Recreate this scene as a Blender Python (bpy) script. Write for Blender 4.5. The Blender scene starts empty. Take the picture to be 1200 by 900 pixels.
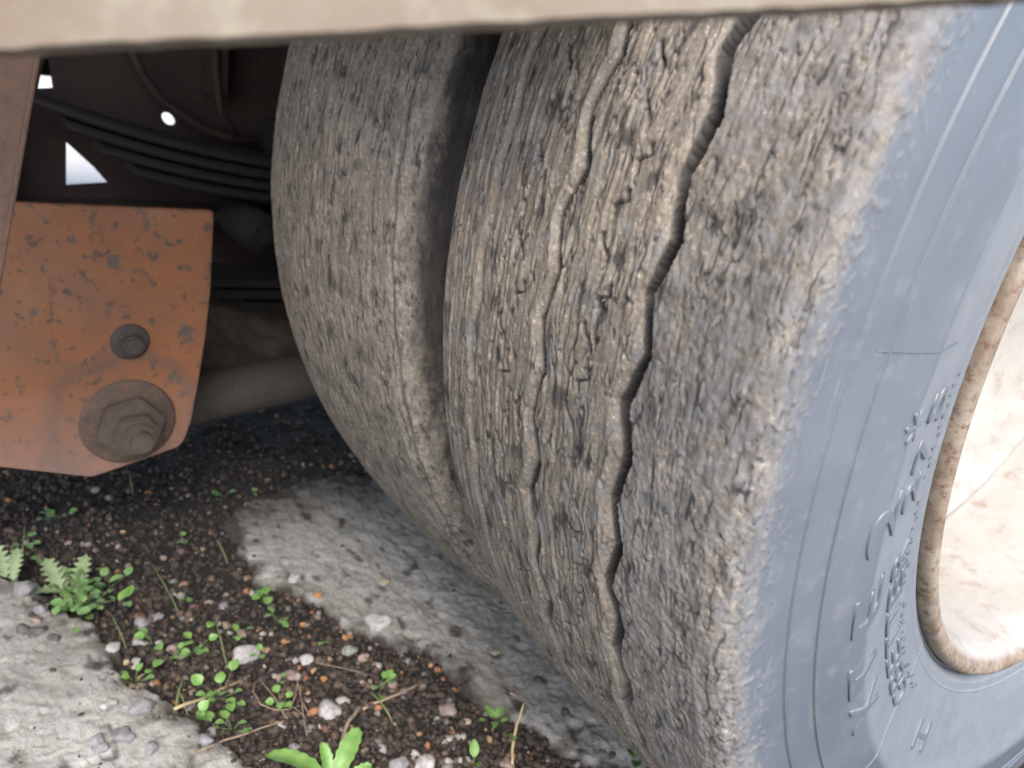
import bpy, bmesh, math, random
import numpy as np
from mathutils import Vector, Matrix
random.seed(7)
S = bpy.context.scene
COL = S.collection
R_ = math.radians

# ------------------------------------------------------------------ camera
CAM = np.array([0.16601, -0.73445, 0.10731])
RT = np.array([0.56462, 0.81174, 0.14927]); UP = np.array([-0.37193, 0.08878, 0.92401]); FW = np.array([-0.73680, 0.57723, -0.35204])
FPX = 965.92
cd = bpy.data.cameras.new('camera'); cam = bpy.data.objects.new('camera', cd); COL.objects.link(cam)
cam.matrix_world = Matrix(((RT[0], UP[0], -FW[0], CAM[0]), (RT[1], UP[1], -FW[1], CAM[1]), (RT[2], UP[2], -FW[2], CAM[2]), (0, 0, 0, 1)))
cd.sensor_width = 36; cd.lens = FPX / 1200 * 36; cd.clip_start = 0.01; cd.clip_end = 400
cd.dof.use_dof = True; cd.dof.focus_distance = 0.46; cd.dof.aperture_fstop = cd.lens / 2.8
S.camera = cam
S.render.resolution_x = 1024; S.render.resolution_y = 768

# ------------------------------------------------------------------ light
SUN_EL, SUN_AZ = R_(53), R_(32)        # azimuth measured from +X towards -Y
w = bpy.data.worlds.new('World'); S.world = w; w.use_nodes = True
wn = w.node_tree.nodes; wl = w.node_tree.links
sky = wn.new('ShaderNodeTexSky'); sky.sky_type = 'NISHITA'; sky.sun_disc = False
sky.sun_elevation = SUN_EL; sky.air_density = 1.0; sky.dust_density = 3.0; sky.ozone_density = 1.0
sdir = Vector((math.cos(SUN_EL) * math.cos(SUN_AZ), -math.cos(SUN_EL) * math.sin(SUN_AZ), math.sin(SUN_EL)))
sky.sun_rotation = math.atan2(sdir.x, sdir.y)
wl.new(sky.outputs[0], wn['Background'].inputs[0]); wn['Background'].inputs[1].default_value = 0.15
sd = bpy.data.lights.new('sun', 'SUN'); sd.energy = 0.8; sd.angle = R_(25); sd.color = (1, .95, .88)
sun = bpy.data.objects.new('sun', sd); COL.objects.link(sun)
sun.rotation_euler = (-sdir).to_track_quat('-Z', 'Y').to_euler()
S.view_settings.view_transform = 'Standard'; S.view_settings.look = 'None'
S.view_settings.exposure = 2.0; S.view_settings.gamma = 1
S.cycles.max_bounces = 8

# ------------------------------------------------------------------ helpers
TR = 0.479                                  # tyre radius; the axle is the X axis, z = 0
GZ = -0.476                                 # ground level

def ray(px, py): return FW + RT * (px - 600) / FPX - UP * (py - 450) / FPX
def at_x(px, py, X):
    d = ray(px, py); return CAM + d * (X - CAM[0]) / d[0]
def at_z(px, py, Z=GZ):
    d = ray(px, py); return CAM + d * (Z - CAM[2]) / d[2]

def tag(o, label=None, cat=None, group=None, kind=None):
    if label: o['label'] = label
    if cat: o['category'] = cat
    if group: o['group'] = group
    if kind: o['kind'] = kind
    return o
def empty(name, loc, label, cat, group=None):
    o = bpy.data.objects.new(name, None); COL.objects.link(o); o.location = loc; o.empty_display_size = .02
    return tag(o, label, cat, group)
def link(name, me, mat=None, parent=None, smooth=False):
    o = bpy.data.objects.new(name, me); COL.objects.link(o)
    if mat is not None and not me.materials: me.materials.append(mat)
    if parent is not None:
        o.parent = parent
        p = parent; off = Vector((0, 0, 0))
        while p: off += p.location; p = p.parent
        o.location = -off                    # meshes are written in world coordinates
    if smooth: me.polygons.foreach_set('use_smooth', [True] * len(me.polygons))
    return o
def obj(name, bm, mat, parent=None, smooth=False):
    me = bpy.data.meshes.new(name); bm.normal_update(); bm.to_mesh(me); bm.free()
    return link(name, me, mat, parent, smooth)
def npmesh(name, V, F, smooth=True, attrs=None):
    me = bpy.data.meshes.new(name); F = np.asarray(F, np.int32); k = F.shape[1]
    me.vertices.add(len(V)); me.vertices.foreach_set('co', np.asarray(V, np.float32).ravel())
    me.loops.add(F.size); me.loops.foreach_set('vertex_index', F.ravel())
    me.polygons.add(len(F)); me.polygons.foreach_set('loop_start', np.arange(0, F.size, k, dtype=np.int32))
    me.update(calc_edges=True)
    if smooth: me.polygons.foreach_set('use_smooth', np.ones(len(F), bool))
    for n, a in (attrs or {}).items():
        if a.ndim == 1: at = me.attributes.new(n, 'FLOAT', 'POINT'); at.data.foreach_set('value', a.astype(np.float32))
        else: at = me.attributes.new(n, 'FLOAT_COLOR', 'POINT'); at.data.foreach_set('color', np.c_[a, np.ones(len(a))].astype(np.float32).ravel())
    me.update(); return me
def gridfaces(nr, nc, keep=None):
    i = np.arange(nr - 1)[:, None] * nc + np.arange(nc - 1)[None]
    F = np.stack([i, i + 1, i + nc + 1, i + nc], -1).reshape(-1, 4)
    if keep is not None: F = F[keep[F].all(1)]
    return F
def sm(a, b, x):
    t = np.clip((x - a) / (b - a), 0, 1); return t * t * (3 - 2 * t)
_tabs = {}
def noise(u, v, seed=0):                       # gradient noise, about -1..1
    if seed not in _tabs:
        r = np.random.default_rng(seed + 11); a = r.random((256, 256)) * 2 * np.pi; _tabs[seed] = (np.cos(a), np.sin(a))
    gx, gy = _tabs[seed]
    ui = np.floor(u).astype(int); vi = np.floor(v).astype(int); fu = u - ui; fv = v - vi
    su = fu ** 3 * (fu * (fu * 6 - 15) + 10); sv = fv ** 3 * (fv * (fv * 6 - 15) + 10)
    def g(a, b):
        A = (ui + a) & 255; B = (vi + b) & 255; return gx[A, B] * (fu - a) + gy[A, B] * (fv - b)
    n0 = g(0, 0) * (1 - su) + g(1, 0) * su; n1 = g(0, 1) * (1 - su) + g(1, 1) * su
    return 1.5 * (n0 * (1 - sv) + n1 * sv)
def fbm(u, v, seed=0, o=4):
    s = 0; a = 1.0
    for k in range(o): s = s + a * noise(u * 2 ** k, v * 2 ** k, seed + k); a *= .5
    return s / 1.6

def box_bm(bm, cx, cy, cz, sx, sy, sz, M=None, bev=0):
    r = bmesh.ops.create_cube(bm, size=1)['verts']
    for v in r: v.co = Vector((cx + v.co.x * sx, cy + v.co.y * sy, cz + v.co.z * sz))
    if M is not None:
        for v in r: v.co = M @ v.co
    if bev:
        es = list({e for v in r for e in v.link_edges}); bmesh.ops.bevel(bm, geom=es, offset=bev, segments=2, affect='EDGES')
def prism_x(poly, x0, x1, bev=0.0):            # polygon in (y, z) extruded along X
    bm = bmesh.new()
    a = [bm.verts.new((x0, y, z)) for y, z in poly]; b = [bm.verts.new((x1, y, z)) for y, z in poly]
    n = len(poly); bm.faces.new(a); bm.faces.new(b[::-1])
    for i in range(n): bm.faces.new((a[i], b[i], b[(i + 1) % n], a[(i + 1) % n]))
    bmesh.ops.recalc_face_normals(bm, faces=bm.faces[:])
    if bev: bmesh.ops.bevel(bm, geom=bm.edges[:], offset=bev, segments=2, affect='EDGES')
    return bm
def disc_x(cy, cz, r, x0, x1, n=48, bev=0.001, rot=0.0, jit=0):
    poly = [(cy + (r + random.uniform(-jit, jit)) * math.cos(rot + 2 * math.pi * k / n), cz + (r + random.uniform(-jit, jit)) * math.sin(rot + 2 * math.pi * k / n)) for k in range(n)]
    return prism_x(poly, x0, x1, bev)
def tube(pts, rad, n=8, bm=None, jit=0):
    own = bm is None; bm = bm or bmesh.new(); P = [Vector(p) for p in pts]; rings = []
    for i, p in enumerate(P):
        t = (P[min(i + 1, len(P) - 1)] - P[max(i - 1, 0)]).normalized()
        a = t.cross(Vector((0.3, .2, 1))).normalized(); b = t.cross(a); r = rad[i] if hasattr(rad, '__len__') else rad
        rings.append([bm.verts.new(p + (a * math.cos(2 * math.pi * k / n) + b * math.sin(2 * math.pi * k / n)) * (r + random.uniform(-jit, jit))) for k in range(n)])
    for A, B in zip(rings, rings[1:]):
        for k in range(n): bm.faces.new((A[k], A[(k + 1) % n], B[(k + 1) % n], B[k]))
    bm.faces.new(rings[0][::-1]); bm.faces.new(rings[-1])
    for f in bm.faces: f.smooth = True
    return bm

# ------------------------------------------------------------------ materials
class NT:
    def __init__(s, name):
        s.m = bpy.data.materials.new(name); s.m.use_nodes = True; s.t = s.m.node_tree; s.b = s.t.nodes['Principled BSDF']
        s.geo = s.t.nodes.new('ShaderNodeNewGeometry').outputs['Position']
    def n(s, ty, **k):
        x = s.t.nodes.new('ShaderNode' + ty)
        for a, v in k.items(): setattr(x, a, v)
        return x
    def set(s, sock, v):
        if hasattr(v, 'is_linked') or hasattr(v, 'links'): s.t.links.new(v, sock)
        else: sock.default_value = (*v, 1) if isinstance(v, tuple) and len(v) == 3 and sock.type == 'RGBA' else v
    def noise(s, scale, detail=6, rough=.55, vec=None, stretch=None, dist=0):
        v = vec or s.geo
        if stretch:
            mp = s.n('Mapping'); s.t.links.new(v, mp.inputs[0]); mp.inputs['Scale'].default_value = stretch; v = mp.outputs[0]
        x = s.n('TexNoise'); s.t.links.new(v, x.inputs['Vector']); x.inputs['Scale'].default_value = scale
        x.inputs['Detail'].default_value = detail; x.inputs['Roughness'].default_value = rough; x.inputs['Distortion'].default_value = dist
        return x.outputs[0]
    def ramp(s, fac, stops):
        r = s.n('ValToRGB'); s.t.links.new(fac, r.inputs[0]); e = r.color_ramp.elements
        while len(e) < len(stops): e.new(.5)
        for k, (p, c) in enumerate(stops):
            e[k].position = p; e[k].color = (*c, 1) if isinstance(c, tuple) else (c, c, c, 1)
        return r.outputs[0]
    def mix(s, f, a, b, mode='MIX'):
        x = s.n('Mix', data_type='RGBA', blend_type=mode); s.set(x.inputs[0], f); s.set(x.inputs[6], a); s.set(x.inputs[7], b); return x.outputs[2]
    def math(s, op, a, b=0.0):
        x = s.n('Math', operation=op); s.set(x.inputs[0], a); s.set(x.inputs[1], b); return x.outputs[0]
    def attr(s, name):
        x = s.n('Attribute', attribute_name=name); return x
    def bump(s, h, strength=.5, dist=.001, nrm=None):
        x = s.n('Bump'); s.set(x.inputs['Height'], h); x.inputs['Strength'].default_value = strength; x.inputs['Distance'].default_value = dist
        if nrm is not None: s.t.links.new(nrm, x.inputs['Normal'])
        return x.outputs[0]
    def out(s, col=None, rough=None, nrm=None, metal=None, spec=None):
        if col is not None: s.set(s.b.inputs['Base Color'], col)
        if rough is not None: s.set(s.b.inputs['Roughness'], rough)
        if nrm is not None: s.set(s.b.inputs['Normal'], nrm)
        if metal is not None: s.set(s.b.inputs['Metallic'], metal)
        if spec is not None: s.set(s.b.inputs['Specular IOR Level'], spec)
        return s.m

def mat_tyre():
    s = NT('tyre_rubber_and_dust'); d = s.attr('dust').outputs['Fac']; ft = s.attr('fleck').outputs['Fac']
    n1 = s.noise(60, 8, .65); n2 = s.noise(420, 6, .7); n3 = s.noise(14, 4)
    blue = s.mix(s.ramp(n3, [(.35, 0.0), (.7, 1.0)]), (.082, .096, .114), (.107, .122, .141))
    blue = s.mix(s.ramp(n1, [(.55, 0.0), (.72, .35)]), blue, (.19, .21, .235))
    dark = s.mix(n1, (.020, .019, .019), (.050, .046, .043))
    dirt = s.mix(s.ramp(n1, [(.3, 0.0), (.7, 1.0)]), (.165, .136, .104), (.325, .285, .232))
    dirt = s.mix(s.ramp(n2, [(.38, .55), (.6, 0.0)]), dirt, (.075, .064, .054))
    dirt = s.mix(s.ramp(n2, [(.59, 0.0), (.70, .75)]), dirt, (.55, .50, .43))
    dirt = s.mix(s.math('MULTIPLY', s.attr('grey').outputs['Fac'], s.ramp(s.noise(90, 7, .75), [(.42, .1), (.60, .85)])), dirt, (.172, .172, .175))
    sky_band = s.attr('sky_band').outputs['Fac']; blue = s.mix(s.math('MULTIPLY', sky_band, s.ramp(n1, [(.25, .5), (.6, 1.0)])), blue, (.152, .168, .186))  # lighter sky-facing band of the side, painted into the rubber colour
    blue = s.mix(s.ramp(s.noise(90, 5, .8, stretch=(1, 1, .12), dist=1.5), [(.60, 0.0), (.70, .35)]), blue, (.25, .26, .27))
    # dust 0 = clean blue grey side rubber, 1 = dirt; fleck 1 = bare black rubber and painted groove shade
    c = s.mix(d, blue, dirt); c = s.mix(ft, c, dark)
    b1 = s.bump(n2, .5, .0006); b2 = s.bump(s.noise(230, 5, .6), .30, .0012, b1)
    fine = s.bump(s.noise(900, 3), .12, .0002)
    mixn = s.n('Mix', data_type='VECTOR'); s.set(mixn.inputs[0], s.math('MAXIMUM', d, ft)); s.t.links.new(fine, mixn.inputs[4]); s.t.links.new(b2, mixn.inputs[5])
    rg = s.n('Mix', data_type='FLOAT'); s.set(rg.inputs[0], d); rg.inputs[2].default_value = .43; rg.inputs[3].default_value = .82
    return s.out(c, rg.outputs[0], mixn.outputs[1], spec=.5)
def mat_orange():
    s = NT('worn_orange_paint'); n = s.noise(9, 5); sp = s.noise(75, 4, .6); fine = s.noise(350, 5, .7)
    c = s.mix(s.ramp(n, [(.35, 0.0), (.65, 1.0)]), (.225, .084, .030), (.145, .070, .038))
    c = s.mix(s.ramp(s.noise(5, 6, .7), [(.45, 0.0), (.75, .7)]), c, (.20, .115, .075))
    c = s.mix(s.ramp(sp, [(.57, 0.0), (.64, .85)]), c, (.055, .042, .035))
    c = s.mix(s.ramp(s.noise(28, 5, .6), [(.60, 0.0), (.64, .85)]), c, (.070, .058, .052))
    c = s.mix(s.ramp(s.noise(55, 8, .8, stretch=(1, 1, .5)), [(.58, 0.0), (.62, .7)]), c, (.11, .05, .03))
    # grime pool low on the plate and around the big bolt
    ps = s.n('SeparateXYZ'); s.t.links.new(s.geo, ps.inputs[0])
    dy = s.math('SUBTRACT', ps.outputs[1], -.567); dz = s.math('SUBTRACT', ps.outputs[2], -.292)
    rr = s.math('SQRT', s.math('ADD', s.math('MULTIPLY', dy, dy), s.math('MULTIPLY', dz, dz)))
    rr = s.math('ADD', rr, s.math('MULTIPLY', s.math('SUBTRACT', s.noise(30, 4), .5), .03))
    ring = s.ramp(rr, [(.060, 0.0), (.070, .55), (.076, .5), (.088, 0.0)])
    c = s.mix(ring, c, (.085, .058, .045))
    c = s.mix(s.ramp(s.math('ADD', ps.outputs[2], s.math('MULTIPLY', n, .06)), [(0, 0.0), (1, 0.0)]), c, c)
    low = s.n('MapRange'); s.set(low.inputs[0], s.math('ADD', ps.outputs[2], s.math('MULTIPLY', s.math('SUBTRACT', n, .5), .12)))
    low.inputs[1].default_value = -.25; low.inputs[2].default_value = -.34; low.inputs[3].default_value = 0; low.inputs[4].default_value = .6
    c = s.mix(low.outputs[0], c, (.21, .14, .115))
    return s.out(c, .75, s.bump(s.math('ADD', fine, s.math('MULTIPLY', sp, 2.)), .5, .0008))
def mat_rust(name, a, b, c2, scale=20, rough=.85, bump=.001):
    s = NT(name); n = s.noise(scale, 7, .65); n2 = s.noise(scale * 9, 5, .7)
    c = s.mix(s.ramp(n, [(.35, 0.0), (.65, 1.0)]), a, b); c = s.mix(s.ramp(n2, [(.5, 0.0), (.72, .8)]), c, c2)
    return s.out(c, rough, s.bump(s.math('ADD', n2, s.math('MULTIPLY', n, 2.)), .6, bump))
def mat_rim():
    s = NT('dirty_cream_wheel_paint'); n = s.noise(16, 7, .65); n2 = s.noise(130, 6, .7); n3 = s.noise(45, 6, .7)
    f = s.attr('rust').outputs['Fac']
    c = s.mix(s.ramp(n, [(.4, 0.0), (.68, .8)]), (.32, .31, .285), (.265, .24, .205))
    c = s.mix(s.ramp(n3, [(.54, 0.0), (.66, .55)]), c, (.20, .14, .10)); c = s.mix(s.ramp(s.noise(24, 8, .7, stretch=(1, .4, 1)), [(.52, 0.0), (.68, .3)]), c, (.17, .135, .11))
    lip = s.mix(s.ramp(n3, [(.4, 0.0), (.6, 1.0)]), (.155, .115, .078), (.25, .21, .165))
    lip = s.mix(s.ramp(n2, [(.52, 0.0), (.62, .85)]), lip, (.10, .05, .03))
    lip = s.mix(s.ramp(s.noise(70, 3), [(.64, 0.0), (.69, .9)]), lip, (.10, .09, .10))
    return s.out(s.mix(f, c, lip), .6, s.bump(n2, .4, .0006))
def mat_slab():
    s = NT('weathered_concrete'); n = s.noise(7, 8, .65); n2 = s.noise(60, 8, .7); n3 = s.noise(260, 5, .7)
    st = s.noise(34, 9, .72)
    c = s.mix(s.ramp(n, [(.35, 0.0), (.65, 1.0)]), (.29, .285, .26), (.46, .455, .43))
    c = s.mix(s.ramp(st, [(.38, .55), (.50, 0.0)]), c, (.18, .17, .15))
    c = s.mix(s.ramp(n2, [(.55, 0.0), (.7, .7)]), c, (.46, .45, .43))
    c = s.mix(s.ramp(n3, [(.34, .6), (.44, 0.0)]), c, (.16, .15, .135))
    mo = s.attr('moss').outputs['Fac']; c = s.mix(mo, c, s.mix(n3, (.05, .045, .03), (.15, .14, .08)))
    dt = s.attr('dirt').outputs['Fac']; c = s.mix(dt, c, (.045, .036, .028))
    h = s.math('ADD', s.math('MULTIPLY', st, 2.5), s.math('ADD', n2, s.math('MULTIPLY', n3, .35)))
    return s.out(c, .9, s.bump(h, .9, .004))
def mat_soil():
    s = NT('dark_damp_soil'); n = s.noise(20, 8, .7); n2 = s.noise(160, 7, .75)
    c = s.mix(s.ramp(n, [(.35, 0.0), (.65, 1.0)]), (.011, .0085, .007), (.024, .019, .015))
    c = s.mix(s.ramp(n2, [(.58, 0.0), (.68, .8)]), c, (.06, .047, .036))
    far = s.attr('yard').outputs['Fac']; yard = s.mix(s.noise(1.2, 6), (.40, .385, .35), (.50, .48, .45))
    c = s.mix(far, c, yard)
    return s.out(c, .95, s.bump(s.math('ADD', n2, n), 1.0, .006))
def mat_attr(name, rough=.9, bump=.0012, sc=500):
    s = NT(name); c = s.attr('col').outputs['Color']; n = s.noise(sc, 4, .6)
    c = s.mix(s.ramp(n, [(.3, .45), (.6, 0.0)]), c, (.03, .025, .02))
    return s.out(c, rough, s.bump(n, .5, bump))
def mat_plain(name, a, b, rough=.6, sc=60, trans=0, b_=.4, bd=.0008):
    s = NT(name); n = s.noise(sc, 5); c = s.mix(s.ramp(n, [(.35, 0.0), (.65, 1.0)]), a, b)
    m = s.out(c, rough, s.bump(n, b_, bd))
    if trans: s.b.inputs['Subsurface Weight'].default_value = trans; s.b.inputs['Subsurface Radius'].default_value = (.002, .004, .001); s.b.inputs['Subsurface Scale'].default_value = .5
    return m
M_TYRE = mat_tyre(); M_ORANGE = mat_orange(); M_RIM = mat_rim(); M_SLAB = mat_slab(); M_SOIL = mat_soil()
M_POST = mat_rust('faded_pink_brown_post', (.115, .066, .042), (.075, .046, .032), (.045, .032, .026), 14)
M_BEAM = mat_rust('chalky_cream_paint', (.165, .140, .110), (.115, .085, .06), (.19, .178, .135), 9)  # pale chalky colour with rust patches
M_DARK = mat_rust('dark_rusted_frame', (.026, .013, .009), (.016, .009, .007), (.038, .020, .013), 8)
M_SPRING = mat_rust('dusty_spring_steel', (.011, .0075, .006), (.008, .0055, .0045), (.015, .011, .009), 15)
M_ARM = mat_rust('grey_dusty_axle', (.062, .052, .043), (.042, .035, .029), (.08, .067, .055), 25)
M_CAKE = mat_rust('caked_road_dirt', (.10, .08, .062), (.05, .04, .032), (.16, .13, .10), 30, .95, .004)
M_BOLT = mat_rust('greasy_brown_bolt', (.085, .062, .050), (.050, .038, .031), (.13, .10, .08), 40, .8)
M_HOLE = mat_rust('dark_bolt_head', (.05, .038, .033), (.035, .028, .025), (.09, .07, .06), 60)
M_CRUMB = mat_attr('soil_crumbs'); M_STONE = mat_attr('stones', .85, .001, 260)
M_LEAF = mat_plain('fresh_green_leaf', (.105, .215, .05), (.165, .29, .08), .5, 90, .15)
M_LEAFP = mat_plain('pale_dusty_leaf', (.22, .28, .15), (.16, .22, .11), .6, 90, .15)
M_CLOV = mat_plain('small_green_leaf', (.10, .19, .065), (.14, .25, .08), .55, 90, .15)
M_TWIG = mat_plain('dry_twig', (.30, .23, .16), (.17, .12, .085), .8, 150)
M_STRAW = mat_plain('dry_straw', (.42, .34, .19), (.33, .26, .14), .7, 120)
M_STEM = mat_plain('stem_green', (.10, .15, .05), (.16, .20, .08), .6, 100)

# ------------------------------------------------------------------ tyres
PR = np.array([(.288, -.030), (.2910, -.0225), (.296, -.0185), (.3015, -.0172), (.3022, -.0162), (.3030, -.0166), (.318, -.0125), (.340, -.0078), (.3545, -.0046), (.3620, -.0024), (.3700, -.0002), (.3735, .0006), (.390, -.0006), (.4030, -.0026), (.4072, -.0031), (.4076, -.0019), (.4083, -.0019), (.4088, -.0034), (.4115, -.0037),
               (.425, -.0058), (.4262, -.0063), (.4266, -.0050), (.4274, -.0050), (.4280, -.0066), (.4400, -.0074), (.4520, -.0078), (.4600, -.0088), (.4655, -.0115), (.4690, -.0165), (.4712, -.024), (.4745, -.047), (.4775, -.080), (.479, -.1354)])
W2 = .1354
def resample(P, step):
    d = np.r_[0, np.cumsum(np.hypot(*np.diff(P, axis=0).T))]; n = max(2, int(round(d[-1] / step)) + 1); t = np.linspace(0, d[-1], n)
    return np.c_[np.interp(t, d, P[:, 0]), np.interp(t, d, P[:, 1])]
i_seam = 18                                     # the seam sits just outside the raised ring
inner = PR[:i_seam + 1]; outer = PR[i_seam:]
def mirror(P): Q = P[::-1].copy(); Q[:, 1] = -2 * W2 - Q[:, 1]; return Q
xs_r = np.linspace(.288, .47, 400)
def side_x(r): return np.interp(r, PR[:, 0], PR[:, 1])
def lathe(P, th):
    r, x = P[:, 0], P[:, 1]; T = th[:, None]
    V = np.stack([np.broadcast_to(x[None], (len(th), len(x))), -r[None] * np.cos(T), r[None] * np.sin(T)], -1)
    return V
def angles(lo, hi, fine, coarse):
    a = np.arange(lo, hi, fine); b = np.arange(hi, lo + 2 * math.pi, coarse); return np.r_[a, b, lo + 2 * math.pi]

def wobble(s, a, seed): return np.interp((s / .026 + seed * 7.3) % 64, np.arange(65), np.r_[_wz[seed], _wz[seed][0]])
_wz = {k: np.where(np.arange(64) % 2 == 0, 1, -1) * (.7 + .5 * np.random.default_rng(40 + k).random(64)) for k in range(5)}

def tread_detail(s, A, which):
    """s: arc length in metres, A: distance across from the outer face (0 .. -0.27). Returns height, dust, bare"""
    w1 = fbm(s / .060, A / .022, 1, 3); w2 = fbm(s / .018, A / .008, 5, 3)
    Aw = A + .0050 * w1 + .0016 * w2
    def terrace(per, off, k):
        q = Aw / per + off; f = q - np.floor(q); return np.where(f < k, sm(0, k, f), 1 - sm(k, 1, f))
    right = sm(-.080, -.074, A)
    t1 = terrace(.0105, 0, .88); t2 = terrace(.0048, .3, .8)
    amp = .6 + .8 * sm(-.3, .5, noise(s / .035, A / .012, 9))
    fine = 1 - np.abs(noise(s / .012 + .4 * w2, (A + .002 * w1) / .0022, 12)) * 2
    fine2 = fbm(s / .0055, A / .0028, 15, 3)
    crack = sm(.13, 0, np.abs(noise(s / .030 + .5 * w2, Aw / .0065, 20))) * sm(-.25, .3, noise(s / .04, A / .01, 22))
    crack2 = sm(.16, 0, np.abs(noise(s / .017 + .6 * w2, (Aw + .0008 * w2) / .0034, 21))) * sm(-.1, .3, noise(s / .025, A / .008, 23))
    rough_r = 1 - 2 * np.abs(fbm(s / .0068 + .3 * w2, (A + .003 * w1) / .0040, 25, 4))
    gul = sm(.07, 0, np.abs(noise(s / .022 + .6 * w2, (A + .003 * w1) / .0060, 28))) * sm(-.3, .2, noise(s / .03, A / .02, 29))
    hl = .00060 * amp * (t1 - .5) + .00032 * amp * (t2 - .5) + .00007 * fine + .00012 * fine2 - .0014 * crack - .0010 * crack2
    hr = .00028 * amp * (t1 - .5) + .00055 * (rough_r - .5) + .00034 * fine2 - .0009 * gul + .00010 * fine
    h = hl * (1 - right) + hr * right
    h = h + .0006 * fbm(s / .09, A / .03, 33, 3)
    dust = .93 + 0 * s; grey = sm(.0, .45, fbm(s / .030, A / .014, 170, 5)) + .75 * right + .5 * sm(-.05, -.02, A)
    bare_or_shade = .8 * sm(.18, .5, fbm(s / .026, A / .010, 50, 4)) * (1 - .4 * right) + 1.0 * crack + .9 * crack2 * (1 - right) + .65 * gul * right + .25 * sm(.35, .9, fine) * sm(-.1, .3, noise(s / .05, A / .02, 51)) * (1 - .5 * right)
    bare_or_shade = bare_or_shade + right * .45 * sm(.0, .5, fbm(s / .012, A / .006, 61, 4))
    if which == 0:
        for c0, am, dep, wl, wr, sd in ((-.0740, .0034, .0040, .0125, .0010, 0), (-.1410, .0040, .0048, .0095, .0010, 1), (-.2075, .0024, .0048, .0090, .0012, 2)):
            c = c0 + am * wobble(s, A, sd) + .0022 * w1 + .0010 * w2
            d = A - c; fade = 1 - .6 * sm(-.10, -.24, s)
            if sd == 0: fade = fade * (1 + .25 * sm(.02, .12, s)); wl = wl * (1 + .1 * noise(s / .03, 0 * s, 70))
            g = np.where(d < 0, sm(-wl, -wl * .15, d), sm(wr, 0, d))
            wl2 = (.0048, .0036, .0030)[sd] + (.0024 * sm(.0, .12, s) if sd == 0 else 0)
            slot = sm(-wl2 - .0008, -wl2 + .0006, d) * sm(wr, wr * .1, d) * (1.0 if sd == 0 else (.85 if sd == 1 else .50))
            slot = slot * (1 if sd else 1 + .15 * sm(.0, .10, s))
            h = h * (1 - .85 * g) - dep * g * fade - .0145 * slot * fade
            h = h + .0004 * np.exp(-((d + wl + .001) / .0018) ** 2) * (sd < 2)
            bare_or_shade = np.where((d < .001) & (d > -wl - .001), bare_or_shade * .12, bare_or_shade); grey = grey * (1 - g); bare_or_shade = np.maximum(bare_or_shade, (1, 1, .8)[sd] * sm(-wl2 - .0022, -wl2 - .0006, d) * sm(wr, wr * .1, d) * np.minimum(1, fade * 1.3))  # groove slots are coloured dark to stand for their deep shade
            bare_or_shade = np.maximum(bare_or_shade, .95 * sm(-.0012, -.0002, d) * sm(wr * 1.3, 0, d) * (sd < 2))
            # a soft rut beside it
        for row, off, sp in ((-.1100, .006, .0215), (-.1745, .012, .0235)):
            k = np.floor((s - off) / sp); sl = (s - off) / sp - k - .5; q = sl * sp
            jit = (np.sin(k * 12.9898 + row * 900) * 43758.5453) % 1; flip = np.where(jit > .5, 1, -1)
            cc = row + .007 * (jit - .5) * 2 + flip * .0027 * np.tanh(q / .0012) + .0006 * np.sin(q * 900)
            m = sm(.0018, .0007, np.abs(A - cc)) * sm(.0075, .0060, np.abs(q)) * (.55 + .45 * ((jit * 7.13) % 1 > .25))
            m2 = sm(.005, .001, np.abs(A - cc)) * sm(.009, .004, np.abs(q))
            h = h - .0034 * m; bare_or_shade = np.maximum(bare_or_shade, .95 * m); bare_or_shade = np.maximum(bare_or_shade, .35 * m2)
    else:
        c = -.0135 - .010 * sm(-.14, .1, s) + .002 * wobble(s, A, 3) * .6 + .0015 * w1
        g = sm(.0022, .0, np.abs(A - c)); h = h - .0022 * g; bare_or_shade = np.maximum(bare_or_shade, .8 * g)
        h = h + .0012 * fbm(s / .030, A / .015, 80, 3) * sm(-.06, -.01, A)
    # worn shoulder: dirt thins out on to the blue grey side rubber
    e = A + .008 * fbm(s / .02, A / .006, 90, 4)
    return h, dust, bare_or_shade, np.clip(grey, 0, 1)

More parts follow.
